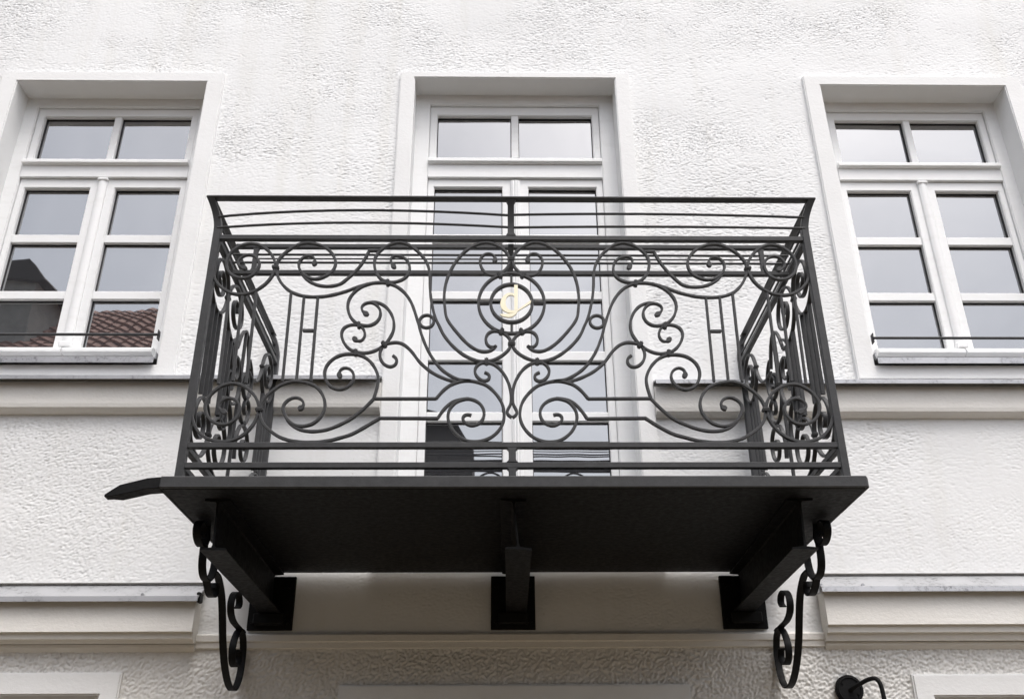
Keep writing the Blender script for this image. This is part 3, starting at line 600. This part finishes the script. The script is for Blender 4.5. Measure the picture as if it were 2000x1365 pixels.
# thin rods of the front, the left pair bowed by hand
for q0, q1, q2 in (((XL, 2.788, 1.917), (-.50, 2.785, 1.944), (XM-.010, 2.785, 1.925)), ((XL, 2.795, 1.876), (-.50, 2.795, 1.899), (XM-.010, 2.795, 1.882)),
                   ((XM+.010, 2.785, 1.927), (.55, 2.785, 1.932), (XR, 2.788, 1.922)), ((XM+.010, 2.795, 1.881), (.55, 2.795, 1.886), (XR, 2.795, 1.881))):
    a, b, c = Vector(q0), Vector(q1), Vector(q2)
    tube('thin_rod', [(1-t)**2*a + 2*t*(1-t)*(2*b-(a+c)/2) + t*t*c for t in [i/14 for i in range(15)]], .0046, 'iron', bal, 8)
for x, sg in ((XL, -1), (XR, 1)):
    tube('thin_rod', [(x+sg*.012, YB, 1.927), (x+sg*.012, 3.793, 1.927)], .0046, 'iron', bal, 8)
    tube('thin_rod', [(x+sg*.004, YB, 1.882), (x+sg*.004, 3.793, 1.882)], .0046, 'iron', bal, 8)
# planter rack just behind the front railing
YP = 3.0
for z0, z1 in ((1.923, 1.939), (1.810, 1.827)): box('planter_rail', XL+.0105, XR-.0105, YP-.009, YP+.009, z0, z1, 'iron', bal, .0015)
for z in (1.897, 1.863): tube('planter_rod', [(XL, YP, z), (XR, YP, z)], .0046, 'iron', bal, 8)
tube('planter_rod', [(-.885, YP+.001, 1.880), (.975, YP+.001, 1.880)], .0030, 'iron', bal, 8)
for x in (-.885, .975): loft('planter_stay', [(x+sg_*0, YP, z, .0085+.005*e, .007) for sg_, z, e in ((0, 1.8272, .8), (0, 1.835, 0), (0, 1.912, 0), (0, 1.9228, .8))], 'iron', bal, .001)
box('planter_arm', XM-.010, XM+.010, YB+.0102, YP-.0092, 1.815, 1.827, 'iron', bal, .001)

# --- side railings: the same smithing, folded to the shorter length
def side_panel(x, flipz):
    for end in (0, 1):
        def T(p, sh=0.0):
            d = (p[0]-sh-XL)*.985
            return ((YB+d) if not end else (3.795-d), p[1])
        for k, lim, sh in ((('corner_top', None, 0), ('corner_bottom', None, 0), ('heart', 18, .125), ('loop_h', None, .125), ('loop_e', None, .125)) if end else (('corner_top', None, 0), ('corner_bottom', None, 0), ('spiral_top', None, 0), ('spiral_bottom', None, 0), ('heart', 18, .125), ('loop_h', None, .125), ('loop_e', None, .125))):
            P = [T(p, sh) for p in CURVES[k][:lim]]
            o = flat_bar('scroll', P, 'side', x, W_, D_*1.1, 'iron', bal, knob=knobs(k), step=.0075)
            for kk, cx, cz, a in COLLARS:
                if kk == k:
                    q = T((cx, cz), sh); collar(o, q[0], q[1], R(a if not end else -a), 'side', x)
        P = [T(p) for p in CURVES['tail_top'][:8]]; flat_bar('scroll_tail', P, 'side', x, W_, D_, 'iron', bal)
        P = [T(p) for p in CURVES['tail_bottom'][:7]]; flat_bar('scroll_tail', P, 'side', x, W_, D_, 'iron', bal)
        for i, (p, q) in enumerate(BARS):
            if (i > 2 or not end): flat_bar('baluster', [T(p), T(q)], 'side', x, .0088, .0150, 'iron', bal)
    for z in (1.30,):
        pass
    mid = (YB+3.795)/2
    flat_bar('scroll_leaf', [(mid-.09, 1.62), (mid-.05, 1.70), (mid, 1.735), (mid+.05, 1.70), (mid+.09, 1.62)], 'side', x, W_, D_, 'iron', bal)
    flat_bar('baluster', [(mid, 1.085), (mid, 1.735)], 'side', x, .0088, .0125, 'iron', bal)
side_panel(XL, 0); side_panel(XR, 0)

# --- scrolled straps under the slab, outside the outer beams (y, z)
BR = [[(3.150,.918),(3.165,.880),(3.140,.852),(3.095,.846),(3.056,.866),(3.048,.897),(3.076,.918),(3.112,.912),(3.128,.888),(3.112,.870),(3.094,.880)],
      [(3.150,.925),(3.152,.860),(3.152,.816),(3.163,.784),(3.193,.762),(3.235,.760),(3.272,.780),(3.292,.812),(3.300,.860)],
      [(3.226,.762),(3.262,.735),(3.300,.722),(3.340,.733),(3.352,.758),(3.335,.774),(3.310,.768),(3.304,.750)],
      [(3.300,.806),(3.352,.803),(3.398,.778),(3.436,.745),(3.474,.688),(3.517,.613),(3.578,.541),(3.652,.490),(3.719,.474),(3.770,.490),(3.805,.536),(3.816,.597),(3.808,.648),(3.771,.685),(3.700,.695),(3.632,.700),(3.583,.718),(3.560,.748),(3.577,.789),(3.624,.808),(3.668,.798),(3.680,.772),(3.655,.757)],
      [(3.775,.690),(3.735,.694),(3.690,.670),(3.656,.620),(3.668,.572),(3.710,.555),(3.755,.572),(3.765,.600),(3.742,.622),(3.715,.612)]]
for x, sg in ((XL-.002, 0), (XR+.004, 1)):
    for pts in BR:
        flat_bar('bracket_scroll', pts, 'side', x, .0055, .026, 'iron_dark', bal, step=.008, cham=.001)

# ------------------------------------------------------------------ wall lamp (bottom right)
lamp = thing('wall_lamp', 'black gooseneck wall lamp with round back plate at the lower right', 'wall lamp')
bp = disc('back_plate', (1.335, 3.812, .478), .0535, .020, 'iron_dark', lamp, 'y', 36, .005)
ring('plate_rim', 1.335, .478, .043, 3.8005, .005, .004, 'iron_dark', bp)
for a in (140, -30): disc('screw', (1.335+.034*math.cos(R(a)), 3.800, .478+.034*math.sin(R(a))), .0045, .004, 'iron_dark', bp, 'y', 8, .001)
tube('arm', [(1.335, 3.806, .474), (1.350, 3.775, .486), (1.385, 3.735, .505), (1.408, 3.715, .508), (1.420, 3.708, .485), (1.422, 3.705, .430), (1.423, 3.704, .330)], .0082, 'iron_dark', lamp, 12, it=6)
bm = bmesh.new(); prof = [(.014, .335), (.022, .325), (.026, .300), (.075, .262), (.098, .215), (.100, .205), (.096, .205), (.072, .256), (.020, .292)]
S = [[bm.verts.new((1.423+r_*math.cos(6.28319*i/28), 3.704+r_*math.sin(6.28319*i/28), z)) for i in range(28)] for r_, z in prof]
for a, b in zip(S, S[1:]):
    for i in range(28): bm.faces.new((a[i], a[(i+1) % 28], b[(i+1) % 28], b[i]))
bm.faces.new(S[0]); finish(bm, 'lamp_shade', 'iron_dark', lamp, smooth=True)

# ------------------------------------------------------------------ houses across the street: tiled house and barn mirrored in the lower panes, row house unseen
opp = thing('tiled_house', 'house with red clay tile roof, seen mirrored in the left window', 'house')
HX0, HX1, HY0, HY1, EZ, RZ = -12.5, -4.75, -5.1, -10.3, 6.35, 8.75
box('wall', HX0, HX1, HY1, HY0, -1.6, EZ, 'ochre', opp, 0)
bm = bmesh.new()
for y0, z0, y1, z1 in ((HY0+.25, EZ-.12, (HY0+HY1)/2, RZ), (HY1-.25, EZ-.12, (HY0+HY1)/2, RZ)):
    pass
ym = (HY0+HY1)/2
v = [bm.verts.new(p) for p in ((HX0,HY0+.25,EZ-.15), (HX1,HY0+.25,EZ-.15), (HX0,ym,RZ-.04), (HX1,ym,RZ-.04), (HX0,HY1-.25,EZ-.15), (HX1,HY1-.25,EZ-.15))]
bm.faces.new((v[0], v[1], v[3], v[2])); bm.faces.new((v[2], v[3], v[5], v[4])); bm.faces.new((v[0], v[2], v[4])); bm.faces.new((v[1], v[5], v[3])); bm.faces.new((v[0], v[4], v[5], v[1]))
roof = finish(bm, 'roof', 'timber', opp)
bm = bmesh.new(); nr, nc = 16, 34
sl = Vector((0, ym-(HY0+.3), RZ-(EZ-.12))); ln = sl.length; sl.normalize(); nm = Vector((0, -sl.z, sl.y)); nm = -nm if nm.z < 0 else nm
tw_ = (HX1-HX0+.1)/nc; tl = ln/nr
for r_ in range(nr):
    for c in range(nc):
        o0 = Vector((HX0-.05+c*tw_, HY0+.3, EZ-.12)) + sl*(r_*tl)
        rows_ = []
        for t, lift in ((0, .055), (1.12, .012)):
            rows_.append([bm.verts.new(o0 + Vector((tw_*u, 0, 0)) + sl*(tl*t) + nm*(lift + .045*math.sin(3.14159*u)**2 + random.uniform(0, .006))) for u in (.02, .25, .5, .75, .98)])
        lo = [bm.verts.new(q.co - nm*.03) for q in rows_[0]]
        for i in range(4):
            bm.faces.new((rows_[0][i], rows_[0][i+1], rows_[1][i+1], rows_[1][i])); bm.faces.new((lo[i], lo[i+1], rows_[0][i+1], rows_[0][i]))
prop(finish(bm, 'roof_tiles', 'tile', opp), kind='stuff')
ch = boxes('chimney', [(-9.3, -7.55, -6.6, -5.7, 5.9, 8.25)], 'chimney', opp, .01)
bm = bmesh.new()
v = [bm.verts.new(p) for p in ((-9.4,-6.7,8.25), (-7.35,-6.7,8.15), (-7.35,-5.6,8.15), (-9.4,-5.6,8.25), (-7.75,-6.7,8.62), (-7.75,-5.6,8.62))]
for f in ((0,1,2,3), (0,4,1), (2,5,3), (0,3,5,4), (1,4,5,2)): bm.faces.new([v[i] for i in f])
finish(bm, 'chimney_cap', 'timber', ch)
for x in (-11.2, -9.2, -6.2):
    w_ = ring_frame('window', (x-.6, x+.6), (2.9, 4.6), (x-.5, x+.5), (3.0, 4.5), HY0+.04, HY0-.02, 'wood', opp, 0)
    box('pane', x-.5, x+.5, HY0+.004, HY0+.012, 3.0, 4.5, 'glass', w_, 0)
barn = thing('timber_barn', 'dark weathered timber barn, seen mirrored low in the balcony door', 'barn')
bm = bmesh.new()
pf = [(-4.7, -1.6), (-.50, -1.6), (-.33, 4.95), (-.55, 5.35), (-2.0, 5.85), (-4.7, 4.9)]
a = [bm.verts.new((x, -5.0, z)) for x, z in pf]; b = [bm.verts.new((x, -9.5, z)) for x, z in pf]
for i in range(6): bm.faces.new((a[i], a[(i+1) % 6], b[(i+1) % 6], b[i]))
bm.faces.new(a); bm.faces.new(b[::-1]); finish(bm, 'wall', 'timber', barn)
boxes('roof', [(-3.9, -2.0, -9.7, -4.8, 5.9, 5.98)], 'timber', barn, 0)
boxes('board', [(-3.5+.3*i, -3.5+.3*i+.27, -4.999, -4.97, -1.5, 4.9) for i in range(10)], 'timber', barn, 0)
row = thing('unseen_row_house', 'unseen low ochre row house, added across the street to block the low sky', 'house')  # added out of view to block low sky and deepen shade under the balcony
box('wall', -.2, 15, -10.5, -5.3, -1.6, 3.3, 'ochre', row, 0)
bm = bmesh.new()
v = [bm.verts.new(p) for p in ((-.4,-5.0,3.3), (15.2,-5.0,3.3), (-.4,-7.9,4.35), (15.2,-7.9,4.35), (-.4,-10.8,3.3), (15.2,-10.8,3.3))]
for f in ((0,1,3,2), (2,3,5,4), (0,2,4), (1,5,3), (0,4,5,1)): bm.faces.new([v[i] for i in f])
finish(bm, 'roof', 'tile', row)
for x in (1.5, 4, 6.5, 9, 11.5):
    w_ = ring_frame('window', (x-.55, x+.55), (.4, 2.2), (x-.47, x+.47), (.5, 2.1), -5.26, -5.32, 'wood', row, 0)
    box('pane', x-.47, x+.47, -5.296, -5.288, .5, 2.1, 'glass', w_, 0)
